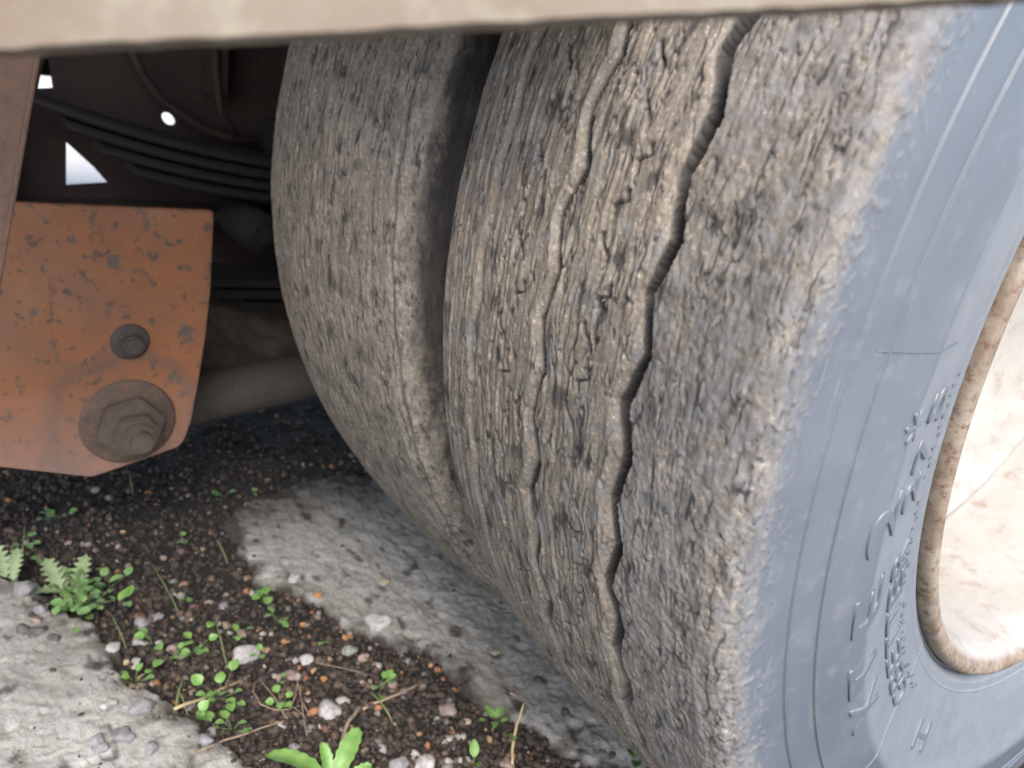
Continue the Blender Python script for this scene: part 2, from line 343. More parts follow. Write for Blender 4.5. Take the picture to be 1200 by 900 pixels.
def make_tread(name, dx, lo, hi, stepth, stepa, which, parent):
    P = resample(np.r_[outer, mirror(outer)[1:]], stepa)
    th = angles(R_(lo), R_(hi), stepth / TR, .012)
    th = th - 0
    V = lathe(P, th); nr, nc = V.shape[:2]
    dP = np.gradient(P, axis=0); dP /= np.hypot(*dP.T)[:, None]
    nr_, nx_ = -dP[:, 1], dP[:, 0]             # outward normal (r, x)
    arc = np.r_[0, np.cumsum(np.hypot(*np.diff(P, axis=0).T))]
    ic = int(np.argmax(P[:, 0])); Aeff = -(arc - np.interp(-.0165, P[::-1, 1], arc[::-1])) - .0165      # unrolled across coordinate; >0 lies on the side
    s = (th * TR)[:, None] + np.zeros((1, nc)); A = np.broadcast_to(Aeff[None], (nr, nc)).copy()
    h, dust, bare_or_shade, grey = tread_detail(s, A, which)
    far = sm(-.30, -.262, A)
    # side fade: coarse scuffing dies away down the side
    if which == 0:
        n = fbm(s / .022, A / .009, 95, 4); m = A + .010 * n + .006 * fbm(s / .004, A / .002, 96, 3)
        side = sm(.012, -.012, m)
        dust = dust * side; bare_or_shade = bare_or_shade * sm(.004, -.012, A)
        blot = sm(.10, .40, fbm(s / .007, A / .005, 99, 4)) * sm(.026, -.004, A + .01 * fbm(s / .05, A / .02, 98, 2))
        dust = np.maximum(dust, .55 * blot * (A > -.004)); 
        scr = sm(.05, 0, np.abs(noise(s / .05, A / .006 + s * 25, 103))) * sm(.2, .5, noise(s / .04, A / .02, 104)) * sm(.045, .0, A)
        dust = np.maximum(dust, .35 * scr)
        h = h * (.06 + .94 * sm(.010, -.010, m)) + (.0007 * blot) * (A > -.01) - .0002 * scr * (A > 0)
        # tint near the shoulder is greyer, less brown
        bare_or_shade = np.maximum(bare_or_shade, .35 * sm(-.06, -.02, A) * sm(.002, -.006, A) * sm(-.1, .4, fbm(s / .02, A / .01, 110, 3)))
    else:
        m = A + .016 * fbm(s / .03, A / .012, 97, 5) 
        lim = .001 + .012 * sm(-.05, -.18, s) - .002 * sm(.02, .11, s); k = sm(lim + .010, lim - .012, m + .006 * fbm(s / .006, A / .004, 98, 3)); grey = grey * .25
        bare_or_shade = np.maximum(bare_or_shade, (.93 + .12 * fbm(s / .02, A / .006, 180, 4)) * (1 - k)); dust = dust * 1.0; h = h * (.6 + .4 * k)
    h = h * (1 - .9 * sm(R_(hi) * TR - .03, R_(hi) * TR, s)) * (1 - .9 * sm(R_(lo) * TR + .03, R_(lo) * TR, s))
    edge = np.minimum(np.arange(nc), np.arange(nc)[::-1]); h = h * sm(0, 4, edge.astype(float))[None]
    V[..., 0] += h * nx_[None] + dx
    V[..., 1] += -np.cos(th)[:, None] * h * nr_[None]; V[..., 2] += np.sin(th)[:, None] * h * nr_[None]
    F = gridfaces(nr, nc)
    me = npmesh(name, V.reshape(-1, 3), F, True, {'dust': np.clip(dust, 0, 1).ravel(), 'fleck': np.clip(bare_or_shade, 0, 1).ravel(), 'grey': grey.ravel()})
    return link(name, me, M_TYRE, parent)

def make_sidewalls(dx, lo, hi, fine, parent, black):
    # outer side, bead to seam, plus the hidden inner side and the inside liner
    a = resample(inner, .0006 if fine else .004)
    th = angles(R_(lo), R_(hi), (.0035 if fine else .01) / .4, .02)
    V1 = lathe(a, th); F1 = gridfaces(*V1.shape[:2])
    liner = np.array([(.288, -.024), (.30, -.035), (.37, -.015), (.44, -.030), (.455, -.1354)]); liner = np.r_[liner, mirror(liner)[1:]]
    b = np.r_[mirror(inner)]; V2 = lathe(b, th); F2 = gridfaces(*V2.shape[:2]) + V1.shape[0] * V1.shape[1]
    V3 = lathe(liner[::-1], th); F3 = gridfaces(*V3.shape[:2]) + V1.shape[0] * V1.shape[1] + V2.shape[0] * V2.shape[1]
    V = np.concatenate([v.reshape(-1, 3) for v in (V1, V2, V3)]); 
    r = np.hypot(V[:, 1], V[:, 2]); t = np.arctan2(V[:, 2], -V[:, 1])
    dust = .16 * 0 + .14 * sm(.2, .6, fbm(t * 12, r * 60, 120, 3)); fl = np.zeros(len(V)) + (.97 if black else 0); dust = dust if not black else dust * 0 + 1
    V[:, 0] += dx
    me = npmesh('tyre', V, np.concatenate([F1, F2, F3]), True, {'dust': dust, 'fleck': fl, 'sky_band': sm(.374, .366, r + .003 * fbm(t * 9, r * 50, 140, 3))})
    return link('tyre', me, M_TYRE, parent)

def glyph(ch, th, rc, hgt, wid, up, parent, dx=0.0, name='letter'):
    """raised moulded character mapped on to the side of the tyre; reads clockwise"""
    cu = bpy.data.curves.new('glyph', 'FONT'); cu.body = ch; cu.extrude = .5; cu.resolution_u = 4; cu.offset = .0
    tmp = bpy.data.objects.new('glyph', cu); COL.objects.link(tmp)
    me = bpy.data.meshes.new_from_object(tmp.evaluated_get(bpy.context.evaluated_depsgraph_get())) ; bpy.data.objects.remove(tmp)
    bm = bmesh.new(); bm.from_mesh(me); bpy.data.meshes.remove(me); bmesh.ops.remove_doubles(bm, verts=bm.verts, dist=1e-4)
    xs = [v.co.x for v in bm.verts]; ys = [v.co.y for v in bm.verts]; x0, x1, y0, y1 = min(xs), max(xs), min(ys), max(ys)
    bmesh.ops.triangulate(bm, faces=bm.faces[:])
    for lim in (.3, .16, .09):
        bmesh.ops.subdivide_edges(bm, edges=[e for e in bm.edges if abs(e.verts[0].co.z - e.verts[1].co.z) < .1 and e.calc_length() > lim], cuts=1)
        bmesh.ops.triangulate(bm, faces=bm.faces[:])
    for v in bm.verts:
        u = ((v.co.x - x0) / (x1 - x0 + 1e-9) - .5) * wid; q = rc + ((v.co.y - y0) / (y1 - y0 + 1e-9) - .5) * hgt
        t = th + u / rc; x = float(side_x(q)) + (up if v.co.z > 0 else -.0015) + dx
        v.co = Vector((x, -q * math.cos(t), q * math.sin(t)))
    return obj(name, bm, M_TYRE, parent)

wheel_labels = ['outer wheel of the dual pair with worn deeply grooved dusty tyre and blue grey sidewall',
                'inner wheel of the dual pair with dusty brown worn tyre in the shade']
RIMP = np.array([(.2862, -.0400), (.2870, -.0300), (.2876, -.0245), (.2872, -.0205), (.2858, -.0182), (.2835, -.0172), (.2800, -.0176), (.2755, -.0200), (.2710, -.0250), (.2670, -.033), (.2645, -.043), (.2635, -.060), (.2625, -.10), (.2620, -.140), (.2600, -.1500),
                 (.2580, -.1590), (.2555, -.1590), (.2530, -.1450), (.245, -.1425), (.225, -.150), (.20, -.160), (.16, -.172), (.125, -.178), (.06, -.180), (.001, -.180)])
def make_wheel(k, dx):
    root = empty('truck_wheel', (dx - W2, 0, 0), wheel_labels[k], 'wheel', 'dual wheels on the rear axle')
    fine = k == 0
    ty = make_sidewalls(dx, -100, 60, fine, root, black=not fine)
    if fine: make_tread('tread', dx, -92, 52, .00098, .00080, 0, ty)
    else: make_tread('tread', dx, -80, 62, .0017, .0014, 1, ty)
    P = np.r_[np.c_[RIMP[:, 0], RIMP[:, 1]]]; Q = resample(P, .0025); th = np.linspace(-math.pi, math.pi, 420)
    Q[:, 1] += .0035 * sm(-.06, -.04, Q[:, 1]); V = lathe(Q, th); F = gridfaces(*V.shape[:2])[:, ::-1]; V = V.reshape(-1, 3); r = np.hypot(V[:, 1], V[:, 2])
    rust = sm(.2715, .2765, r + .002 * fbm(V[:, 1] * 60, V[:, 2] * 60, 130, 3))
    V[:, 0] += dx
    rim = link('rim', npmesh('rim', V, F, True, {'rust': rust}), M_RIM, root)
    # back of the rim
    B = np.array([(.2862, -.0300), (.268, -.045), (.262, -.2), (.283, -.245), (.286, -.262)])
    V = lathe(B, np.linspace(-math.pi, math.pi, 120)); V[..., 0] += dx
    link('rim_barrel', npmesh('rim_barrel', V.reshape(-1, 3), gridfaces(*V.shape[:2]), True, {'rust': np.zeros(V.shape[0] * V.shape[1])}), M_RIM, root)
    return root, ty, rim
w_out, ty_out, rim_out = make_wheel(0, 0.0)
w_in, ty_in, rim_in = make_wheel(1, -.3075)
# moulded writing on the outer side
for ch, deg in (('X', -33.2), ('T', -27.3), ('E', -19.2), ('2', -10.9), ('*', -2.4)):
    big = ch != '*'
    glyph(ch, R_(deg), .3695 if big else .3715, .029 if big else .015, {'X': .030, 'T': .026, 'E': .026, '2': .030, '*': .016}[ch], .0013, ty_out)
for ch, deg in zip('GBETTER275', (-42, -38, -34, -30.2, -26.4, -22.6, -18.6, -10.4, -6.3, -2.0)):
    glyph(ch, R_(deg), .3325 + (.006 if deg > -12 else 0), .0180, .0195, .0014, ty_out)
glyph('H', R_(-57), .339, .022, .026, .0010, ty_out)
bm = bmesh.new()                                # the tiny illegible moulded line next to the rim: just small raised dashes
for q in range(46):
    t = R_(-47 + q * 1.05 + random.uniform(-.15, .15)); r = .3165 + (.003 if q % 3 else 0); l = random.uniform(.0012, .0030)
    if q in (8, 9, 20, 21, 33, 34): continue
    x = float(side_x(r)) + .0004
    box_bm(bm, 0, 0, 0, .0008, l, .0022, Matrix.Translation((x, -r * math.cos(t), r * math.sin(t))) @ Matrix.Rotation(-t + math.pi / 2 + random.uniform(-.6, .6), 4, 'X'))
tag(obj('moulded_mark', bm, M_TYRE, ty_out), kind='stuff')
# moulding seam crossing the lower side
sp = []
for q in range(40):
    a, b = at_x(962, 900 + 60, -.002), at_x(1106, 757, -.008); c = a + (b - a) * q / 39; rr = math.hypot(c[1], c[2]); sp.append((float(side_x(rr)) + .0001, c[1], c[2]))
obj('mould_seam', tube(sp, .0005, 5), M_TYRE, ty_out)

sp = [tuple(at_x(1035 + 100 * q / 12, 414 - 8 * (q / 12) ** 1.6, -.0015)) for q in range(13)]
sp = [(float(side_x(math.hypot(b, c))) + .0002, b, c) for a, b, c in sp]
obj('scuff_line', tube(sp, .00035, 5), M_TYRE, ty_out)

# ------------------------------------------------------------------ ground
def poly_sd(X, Y, poly):
    d = np.full(X.shape, 1e9); ins = np.zeros(X.shape, bool); n = len(poly)
    for i in range(n):
        x0, y0 = poly[i]; x1, y1 = poly[(i + 1) % n]; ex, ey = x1 - x0, y1 - y0
        t = np.clip(((X - x0) * ex + (Y - y0) * ey) / (ex * ex + ey * ey), 0, 1)
        d = np.minimum(d, np.hypot(X - x0 - t * ex, Y - y0 - t * ey))
        c = ((y0 > Y) != (y1 > Y)) & (X < (x1 - x0) * (Y - y0) / (y1 - y0 + 1e-12) + x0); ins ^= c
    return np.where(ins, d, -d)
def W(pts): return [tuple(at_z(a, b, GZ)[:2]) for a, b in pts]
SLAB_A = W([(-60, 690), (0, 682), (38, 688), (60, 712), (112, 742), (138, 770), (150, 800), (205, 838), (262, 868), (300, 905), (330, 990), (-300, 1100), (-200, 800)])
SLAB_B = W([(262, 612), (300, 585), (380, 560), (470, 560), (600, 600), (740, 700), (900, 900), (880, 960), (760, 960), (700, 905), (640, 880), (560, 826), (505, 775), (470, 765), (405, 742), (370, 718), (345, 702), (300, 690), (276, 650)])
SLAB_C = W([(300, 478), (420, 455), (520, 470), (640, 560), (560, 570), (420, 552), (330, 520)])
def soil_h(X, Y):
    return .006 * fbm(X / .09, Y / .09, 200, 4) + .0035 * fbm(X / .018, Y / .018, 210, 4) - .003
def slab_h(X, Y, poly, hgt, seed):
    sdv = poly_sd(X, Y, poly) + .016 * fbm(X / .05, Y / .05, seed, 4) + .005 * fbm(X / .010, Y / .010, seed + 3, 3)
    rot = X * .8 + Y * .6; rot2 = -X * .6 + Y * .8
    st = fbm(rot / .10, rot2 / .022, seed + 5, 4)
    h = -.012 + (.012 + hgt) * sm(-.004, .010, sdv) + .0010 * st + .0026 * fbm(X / .03, Y / .03, seed + 8, 5) - .004 * sm(.30, .6, fbm(X / .035, Y / .025, seed + 40, 3)) + .0014 * (1 - 2 * np.abs(noise(X / .009, Y / .009, seed + 15)))
    return h, sdv
def axis(lo, hi, step, far, n=26):
    a = np.arange(lo, hi, step); g = np.geomspace(step * 2, far, n); return np.r_[(lo - g)[::-1], a, hi + g]
gx = axis(-1.55, .25, .0042, 120); gy = axis(-.98, .35, .0042, 120)
GX, GY = np.meshgrid(gx, gy); inr = sm(.5, .1, np.maximum(np.maximum(-1.55 - GX, GX - .25), np.maximum(-.98 - GY, GY - .35)))
hz = soil_h(GX, GY) * inr
yard = np.maximum(sm(-2.15, -2.3, GX + .06 * fbm(GX, GY, 5)), np.maximum(sm(.35, .5, GX), sm(-1.6, -1.9, GY)))
me = npmesh('ground', np.stack([GX, GY, GZ + hz], -1).reshape(-1, 3), gridfaces(*GX.shape), True, {'yard': yard.ravel()})
tag(link('ground', me, M_SOIL), 'dark damp soil with crumbs and small weeds under the truck', kind='structure')
def make_slab(poly, hgt, seed, label, step=.0026):
    P = np.array(poly); x = np.arange(P[:, 0].min() - .03, P[:, 0].max() + .03, step); y = np.arange(P[:, 1].min() - .03, P[:, 1].max() + .03, step)
    X, Y = np.meshgrid(x, y); h, sdv = slab_h(X, Y, poly, hgt, seed)
    moss = .8 * sm(.035, .0, sdv) * sm(-.1, .5, fbm(X / .03, Y / .03, seed + 20, 4)) + .35 * sm(.35, .7, fbm(X / .05, Y / .03, seed + 25, 4))
    dirt = .75 * sm(.045, .0, sdv) * sm(-.25, .35, fbm(X / .025, Y / .025, seed + 50, 5)) + (1.0 * sm(-.1, .3, fbm(X / .05, Y / .05, seed + 33, 4)) if seed == 320 else 0) + .8 * sm(.30, .5, fbm(X / .03, Y / .02, seed + 40, 3)) + sm(.012, -.002, sdv) + .8 * sm(-.62, -.78, X + .05 * fbm(X / .04, Y / .04, seed + 30, 4)) * (seed == 310)  # the strip also darkens towards the truck's middle
    keep = (h > soil_h(X, Y) - .006).ravel()
    me = npmesh('concrete_slab', np.stack([X, Y, GZ + h], -1).reshape(-1, 3), gridfaces(*X.shape, keep), True, {'moss': np.clip(moss, 0, .85).ravel(), 'dirt': np.clip(dirt, 0, 1).ravel()})
    return tag(link('concrete_slab', me, M_SLAB), label, kind='structure')
make_slab(SLAB_A, .010, 300, 'pale weathered concrete slab in the near left corner')
make_slab(SLAB_B, .007, 310, 'grey broken concrete strip running beneath the tyres')
#make_slab(SLAB_C, .0035, 320, 'dark dirt covered concrete patch behind the inner wheel')
def top_h(x, y):
    X = np.array([[x]], float); Y = np.array([[y]], float); h = soil_h(X, Y)[0, 0]; on = 0
    for poly, hg, sdd in ((SLAB_A, .010, 300), (SLAB_B, .007, 310)):
        v = slab_h(X, Y, poly, hg, sdd)[0][0, 0]
        if v > h: h = v; on = 1
    return GZ + h, on
# lumpy stone shapes
def ico(sub, seed, flat=.7, amp=.22):
    bm = bmesh.new(); bmesh.ops.create_icosphere(bm, subdivisions=sub, radius=1); rr = random.Random(seed)
    ph = [Vector((rr.uniform(-1, 1), rr.uniform(-1, 1), rr.uniform(-1, 1))).normalized() for _ in range(7)]
    el = rr.uniform(.65, 1)
    for v in bm.verts:
        n = v.co.normalized(); k = 1 + amp * sum(math.sin(3 * n.dot(p) + i * 1.7) for i, p in enumerate(ph)) / 4
        c = min(1.0, .78 / max(.3, max(n.dot(p) for p in ph)))     # facets
        v.co = n * k * (.5 + .5 * c * 1.15); v.co.y *= el; v.co.z *= flat
    V = np.array([v.co[:] for v in bm.verts]); F = np.array([[v.index for v in f.verts] for f in bm.faces]); bm.free(); return V, F
small = [ico(1, k, .75, .5) for k in range(8)]
rg = np.random.default_rng(5)
PAL = np.array([(.040, .030, .024), (.055, .042, .032), (.03, .024, .02), (.085, .06, .045), (.13, .09, .06), (.20, .17, .14), (.28, .26, .24), (.28, .13, .06), (.34, .22, .12), (.12, .06, .045), (.16, .15, .15)])
PW = np.array([.32, .26, .25, .065, .03, .025, .016, .009, .010, .012, .02])
Vs, Fs, Cs, off = [], [], [], 0
n_tot = 30000
px = rg.uniform(-60, 900, n_tot * 2); py = 470 + (rg.random(n_tot * 2) ** .8) * 480
cnt = 0
cxy = np.array([at_z(a, b)[:2] for a, b in zip(px, py)])
hs = soil_h(cxy[:, 0][None], cxy[:, 1][None])[0]; on = np.zeros(len(hs), bool); edge = np.full(len(hs), -1.)
for poly, hg, sdd in ((SLAB_A, .010, 300), (SLAB_B, .007, 310)):
    v, sd_ = slab_h(cxy[:, 0][None], cxy[:, 1][None], poly, hg, sdd); m = v[0] > hs; hs = np.where(m, v[0], hs); on |= m; edge = np.where(m, sd_[0], edge)
for i in range(len(px)):
    if cnt >= n_tot: break
    if on[i] and rg.random() > (.10 if edge[i] < .02 else .008): continue
    if cxy[i][0] > -.02: continue
    r = (.0009 + .0042 * rg.random() ** 5) * (.6 if on[i] else 1)
    V, F = small[rg.integers(8)]; a = rg.uniform(0, 6.28); c, s_ = math.cos(a), math.sin(a)
    Rz = np.array([[c, -s_, 0], [s_, c, 0], [0, 0, 1]]); V2 = (V * r * rg.uniform(.8, 1.25, 3)) @ Rz.T + np.array([cxy[i][0], cxy[i][1], GZ + hs[i] + r * .35])
    Vs.append(V2); Fs.append(F + off); off += len(V)
    bright = 250 < px[i] < 480 and 690 < py[i] < 800
    wts = PW * (np.array([.8, .8, .8, 1, 1.4, 1.4, 1.4, 1.5, 2, 1.2, 1]) if bright else 1); col = PAL[rg.choice(11, p=wts / wts.sum())]
    Cs.append(np.repeat((col * rg.uniform(.75, 1.25))[None], len(V), 0)); cnt += 1
me = npmesh('gravel', np.concatenate(Vs), np.concatenate(Fs), False, {'col': np.concatenate(Cs)})
tag(link('gravel', me, M_CRUMB), 'fine crumbs of soil and grit scattered over the dark ground', 'gravel', kind='stuff')

# individually visible pebbles: (px, py, size px, colour, description)
G_, P_, O_, B_, L_ = (.25, .245, .25), (.30, .22, .19), (.42, .22, .09), (.10, .095, .09), (.40, .385, .37)
PEB = [(122, 796, 11, G_, 'grey pebble at the edge of the near left slab'), (128, 833, 17, L_, 'pale rounded pebble resting on the near left slab'), (168, 838, 26, G_, 'large grey lump of stone lying at the slab edge'),
 (222, 822, 17, G_, 'grey pebble just above the straw stalk'), (166, 729, 17, G_, 'grey stone left of the scattered seedlings'), (183, 721, 15, G_, 'small grey stone right of its larger neighbour near the clover'), (163, 747, 17, L_, 'pale stone between the clover plant and the seedlings'),
 (132, 765, 17, L_, 'pale flat pebble at the slab corner under the clover'), (158, 772, 14, L_, 'light pebble beside the slab corner'), (203, 754, 15, P_, 'pinkish pebble among the seedlings'), (287, 763, 30, L_, 'largest pale flat stone in the middle of the soil'),
 (360, 771, 16, L_, 'pale egg shaped pebble right of the large flat stone'), (337, 788, 25, P_, 'pinkish brown stone above the looped twig'), (228, 708, 13, (.22, .10, .07), 'reddish brick chip in the soil'), (263, 708, 13, G_, 'small grey pebble above the large flat stone'),
 (284, 738, 12, P_, 'small pink pebble above the large flat stone'), (308, 736, 8, L_, 'tiny white pebble below the concrete strip'), (345, 682, 15, L_, 'small white chip on the edge of the concrete strip'), (215, 681, 13, (.33, .20, .15), 'salmon coloured chip in the dark soil'),
 (150, 656, 8, P_, 'small pink chip beside the jagged leaves'), (80, 632, 9, P_, 'small reddish chip in the shaded soil'), (44, 748, 18, B_, 'dark pebble on the near left slab'), (64, 755, 13, B_, 'second dark pebble on the near left slab'), (42, 735, 12, P_, 'pinkish pebble at the left slab rim'),
 (48, 722, 16, G_, 'grey pebble below the jagged leaf'), (28, 745, 16, B_, 'dark flat pebble set in the near left slab'), (442, 733, 26, L_, 'pale grey stone leaning on the concrete strip'), (410, 758, 17, (.27, .29, .26), 'greenish grey round pebble by the orange grit'), (426, 765, 14, (.38, .29, .24), 'peach coloured round pebble by the orange grit'),
 (407, 743, 11, O_, 'bright orange pebble by the concrete strip'), (461, 798, 17, P_, 'mauve brown pebble above the fork of the twig'), (386, 830, 32, L_, 'large pale flat stone under the twigs'), (402, 817, 16, L_, 'pale pebble on top of the large stone under the twigs'), (525, 828, 20, (.27, .21, .20), 'mauve stone near the leafy seedling'),
 (548, 840, 15, (.42, .33, .27), 'peach pebble beside the mauve stone'), (525, 860, 15, L_, 'white pebble below the mauve stone'), (540, 857, 12, L_, 'small white pebble below the peach pebble'), (449, 870, 13, G_, 'blue grey pebble beside the bright leaves'), (487, 876, 12, L_, 'whitish pebble right of the bright leaves'),
 (500, 893, 26, L_, 'pale stone cut by the bottom edge of the picture'), (470, 895, 24, G_, 'grey stone at the bottom edge beside the pale one'), (527, 895, 18, G_, 'grey pebble at the bottom edge near the thin seedling'), (595, 888, 18, P_, 'pinkish stone beside the dry stalk'), (545, 886, 15, L_, 'light pebble left of the thin seedling'),
 (632, 802, 16, (.06, .055, .05), 'black pebble on the concrete strip under the tyre'), (661, 839, 11, (.06, .055, .05), 'small black pebble on the lower concrete strip'), (717, 888, 9, (.05, .045, .04), 'tiny black pebble near the foot of the strip'), (578, 768, 12, (.35, .31, .24), 'cream pebble bedded in the concrete strip'), (452, 687, 14, (.38, .32, .22), 'yellowish pebble on the concrete strip'),
 (372, 700, 10, O_, 'orange chip at the lower rim of the concrete strip'), (335, 745, 9, O_, 'small orange chip near the pale egg shaped pebble'), (380, 790, 11, O_, 'orange pebble right of the pinkish brown stone'), (310, 757, 9, (.42, .30, .14), 'yellow chip right of the large flat stone'), (148, 772, 8, (.44, .40, .25), 'tiny yellow chip on the slab corner'),
 (250, 855, 14, G_, 'grey pebble by the lower clover seedling'), (238, 875, 20, G_, 'grey stone half sunk near the bottom left'), (145, 868, 26, G_, 'grey lump bedded in the near slab'), (115, 880, 22, G_, 'grey lump at the bottom of the near slab'), (178, 885, 18, G_, 'small grey lump left of the long twig'), (30, 700, 24, G_, 'grey stone under the leftmost leaf'),
 (240, 775, 8, L_, 'light chip between seedlings'), (300, 815, 12, B_, 'dark stone inside the twig loop'), (345, 870, 14, G_, 'grey stone left of the bright leaves'), (330, 845, 12, L_, 'pale pebble beneath the long twig'), (425, 790, 12, P_, 'pink pebble above the long twig tip'), (480, 770, 12, G_, 'grey pebble where the strip meets the soil'),
 (128, 578, 10, G_, 'faint grey stone in the shade below the orange bracket'), (112, 570, 9, G_, 'small grey stone in the shade below the bracket point'), (600, 815, 8, P_, 'tiny pink pebble at the strip edge')]
big = []
for k in range(7):
    V, F = ico(3, 50 + k, .6, .42); V = V * (1 + .22 * fbm(V[:, 0] * 1.7 + k, V[:, 1] * 1.7 + V[:, 2] * 1.3, 600 + k, 4))[:, None]; big.append((V, F))
for i, (a, b, sz, c, lab) in enumerate(PEB):
    x, y, _ = at_z(a, b, GZ + .004); z, on_ = top_h(x, y); d = float((np.array([x, y, z]) - CAM) @ FW); r = sz / 2 / FPX * d
    V, F = big[i % 7]; cc = np.array(c) * .9; nn = fbm(V[:, 0] * 1.5 + i, V[:, 1] * 1.5, 400, 3)[:, None]
    me = npmesh('pebble', V * r, F, True, {'col': np.clip(cc[None] * (1 + .35 * nn), .01, .9)})
    o = link('pebble', me, M_STONE); o.location = (x, y, z + r * .22); o.rotation_euler = (random.uniform(-.3, .3), random.uniform(-.3, .3), random.uniform(0, 6))
    tag(o, lab, 'pebble', 'pebbles lying on the soil and slabs')

# ------------------------------------------------------------------ plants
def leaf_mesh(L, Wd, jag=0, mat=None, seed=0, fold=.25, curl=.25, nseg=14):
    rr = random.Random(seed); V = []; F = []; 
    for i in range(nseg + 1):
        t = i / nseg; base = (math.sin(math.pi * min(1, t ** .8 * .98 + .02)) ** .7) if not jag else (t ** .5) * (1 - t) ** .45 * 1.75
        wv = Wd / 2 * base * (1 + (jag * (.5 if i % 2 else -.5) if jag else 0))
        if i == nseg: wv = 0.0001
        y = L * t; z = -curl * L * (t - .5) ** 2 + curl * L * .25
        for q in (-1, -.5, 0, .5, 1):
            V.append((q * wv, y + (jag * .25 * L / nseg if abs(q) == 1 and i % 2 else 0), z + abs(q) * wv * fold + rr.uniform(-1, 1) * .01 * L))
    for i in range(nseg):
        for q in range(4):
            a = i * 5 + q; F.append((a, a + 1, a + 6, a + 5))
    return npmesh('leaf', np.array(V), np.array(F), True)
LM_round = leaf_mesh(.0105, .0095, 0, seed=1, nseg=6); LM_oval = leaf_mesh(.016, .009, 0, seed=2, nseg=7)
LM_jag = [leaf_mesh(.046, .017, .8, seed=3 + k, nseg=13, fold=.35) for k in range(3)]
LM_bright = [leaf_mesh(.050, .019, .15, seed=9 + k, nseg=12, fold=.4, curl=.35) for k in range(2)]
for m_ in [LM_round]: m_.materials.append(M_CLOV)
LM_round2 = LM_round.copy(); LM_round2.materials.clear(); LM_round2.materials.append(M_LEAF)
LM_oval.materials.append(M_LEAF)
for m_ in LM_jag: m_.materials.append(M_LEAFP)
for m_ in LM_bright: m_.materials.append(M_LEAF)
def put_leaf(root, me, loc, yaw, pitch, sc=1.0, roll=0.0, par=None):
    o = bpy.data.objects.new('leaf', me); COL.objects.link(o); o.parent = root
    o.location = Vector(loc) - root.location; o.rotation_euler = (Matrix.Rotation(yaw, 3, 'Z') @ Matrix.Rotation(pitch, 3, 'X') @ Matrix.Rotation(roll, 3, 'Y')).to_euler(); o.scale = (sc, sc, sc)
def base_at(a, b):
    x, y, _ = at_z(a, b); z, _o = top_h(x, y); return Vector((x, y, z - .001))
def yaw_of(a0, b0, a1, b1):                    # heading on the ground of an image direction
    p, q = at_z(a0, b0), at_z(a1, b1); return math.atan2(-(q[0] - p[0]), q[1] - p[1])
# seedlings: stem with a few round leaves
SEED = [(262, 584, 5, .9, 'bright seedling in the shade below the inner tyre'), (214, 636, 4, .7, 'tiny seedling in the middle of the dark soil'), (224, 706, 2, .8, 'two leaved seedling beside the red chip'), (312, 702, 6, 1.0, 'seedling at the lower left corner of the concrete strip'),
        (325, 728, 5, .8, 'small seedling beneath the strip beside orange grit'), (180, 755, 4, 1.0, 'leftmost seedling of the row of three'), (200, 770, 6, 1.0, 'middle seedling of the row of three'), (228, 760, 7, 1.0, 'right seedling of the row of three'), (158, 797, 7, .95, 'seedling on the moss beside the near slab'),
        (258, 818, 12, 1.05, 'clump of round leaves behind the straw stalk'), (273, 858, 6, .95, 'seedling cluster at the twig base'), (228, 853, 5, .9, 'small seedling left of the twig base'), (280, 745, 3, .8, 'seedling just above the large flat stone'), (305, 769, 3, .8, 'seedling right of the large flat stone'),
        (323, 800, 2, .8, 'tiny seedling inside the twig loop'), (330, 825, 6, .8, 'seedling under the crossed twigs'), (445, 808, 6, 1.0, 'seedling above the twig fork'), (378, 755, 2, .7, 'tiny lone leaf seedling by the egg pebble'), (250, 735, 2, 1.0, 'pair of leaves on the thin stalk'),
        (65, 608, 7, 1.0, 'shaded seedling behind the jagged leaves'), (30, 640, 5, .9, 'shaded green sprout at far left'), (55, 660, 3, .9, 'sprout between the jagged leaves'), (300, 460 + 120, 3, .6, 'tiny sprout in the shade')]
for a, b, n, sc, lab in SEED:
    p0 = base_at(a, b); root = empty('seedling', p0, lab, 'seedling', 'seedlings sprouting in the soil')
    bm = bmesh.new(); rr = random.Random(a * 7 + b)
    for k in range(n):
        an = rr.uniform(0, 6.28); rad = rr.uniform(.003, .004 + .0016 * n) * sc; hh = rr.uniform(.006, .016) * sc
        tip = p0 + Vector((rad * math.cos(an), rad * math.sin(an), hh))
        tube([p0, p0.lerp(tip, .5) + Vector((0, 0, .002)), tip], .00035, 4, bm)
        put_leaf(root, LM_round2 if b > 600 else LM_round, tip, an - math.pi / 2, rr.uniform(-.1, .6), sc * rr.uniform(.7, 1.15), rr.uniform(-.4, .4))
    obj('stem', bm, M_STEM, root)
# chickweed-like cushion with many little round leaves
p0 = base_at(100, 715); root = empty('clover_plant', p0, 'cushion of small round green leaves beside the near left slab', 'plant')
bm = bmesh.new()
for k in range(64):
    a = random.gauss(103, 22); b = random.gauss(706, 17)
    if k % 8 == 0: a, b = random.gauss(75, 8), random.gauss(728, 5)
    g = base_at(a, b); g.z += random.uniform(.006, .022); tube([p0, p0.lerp(g, .6) + Vector((0, 0, .004)), g], .0004, 4, bm)
    put_leaf(root, LM_round, g, random.uniform(0, 6.28), random.uniform(-.2, .5), random.uniform(.65, 1.15), random.uniform(-.4, .4))
for a, b, a2, b2 in ((148, 712, 165, 692), (140, 715, 158, 700), (147, 718, 152, 727), (128, 690, 140, 688)):
    g = base_at(a, b); g.z += .014; put_leaf(root, LM_oval, g, yaw_of(a, b, a2, b2), .3, 1.0)
obj('stem', bm, M_STEM, root)
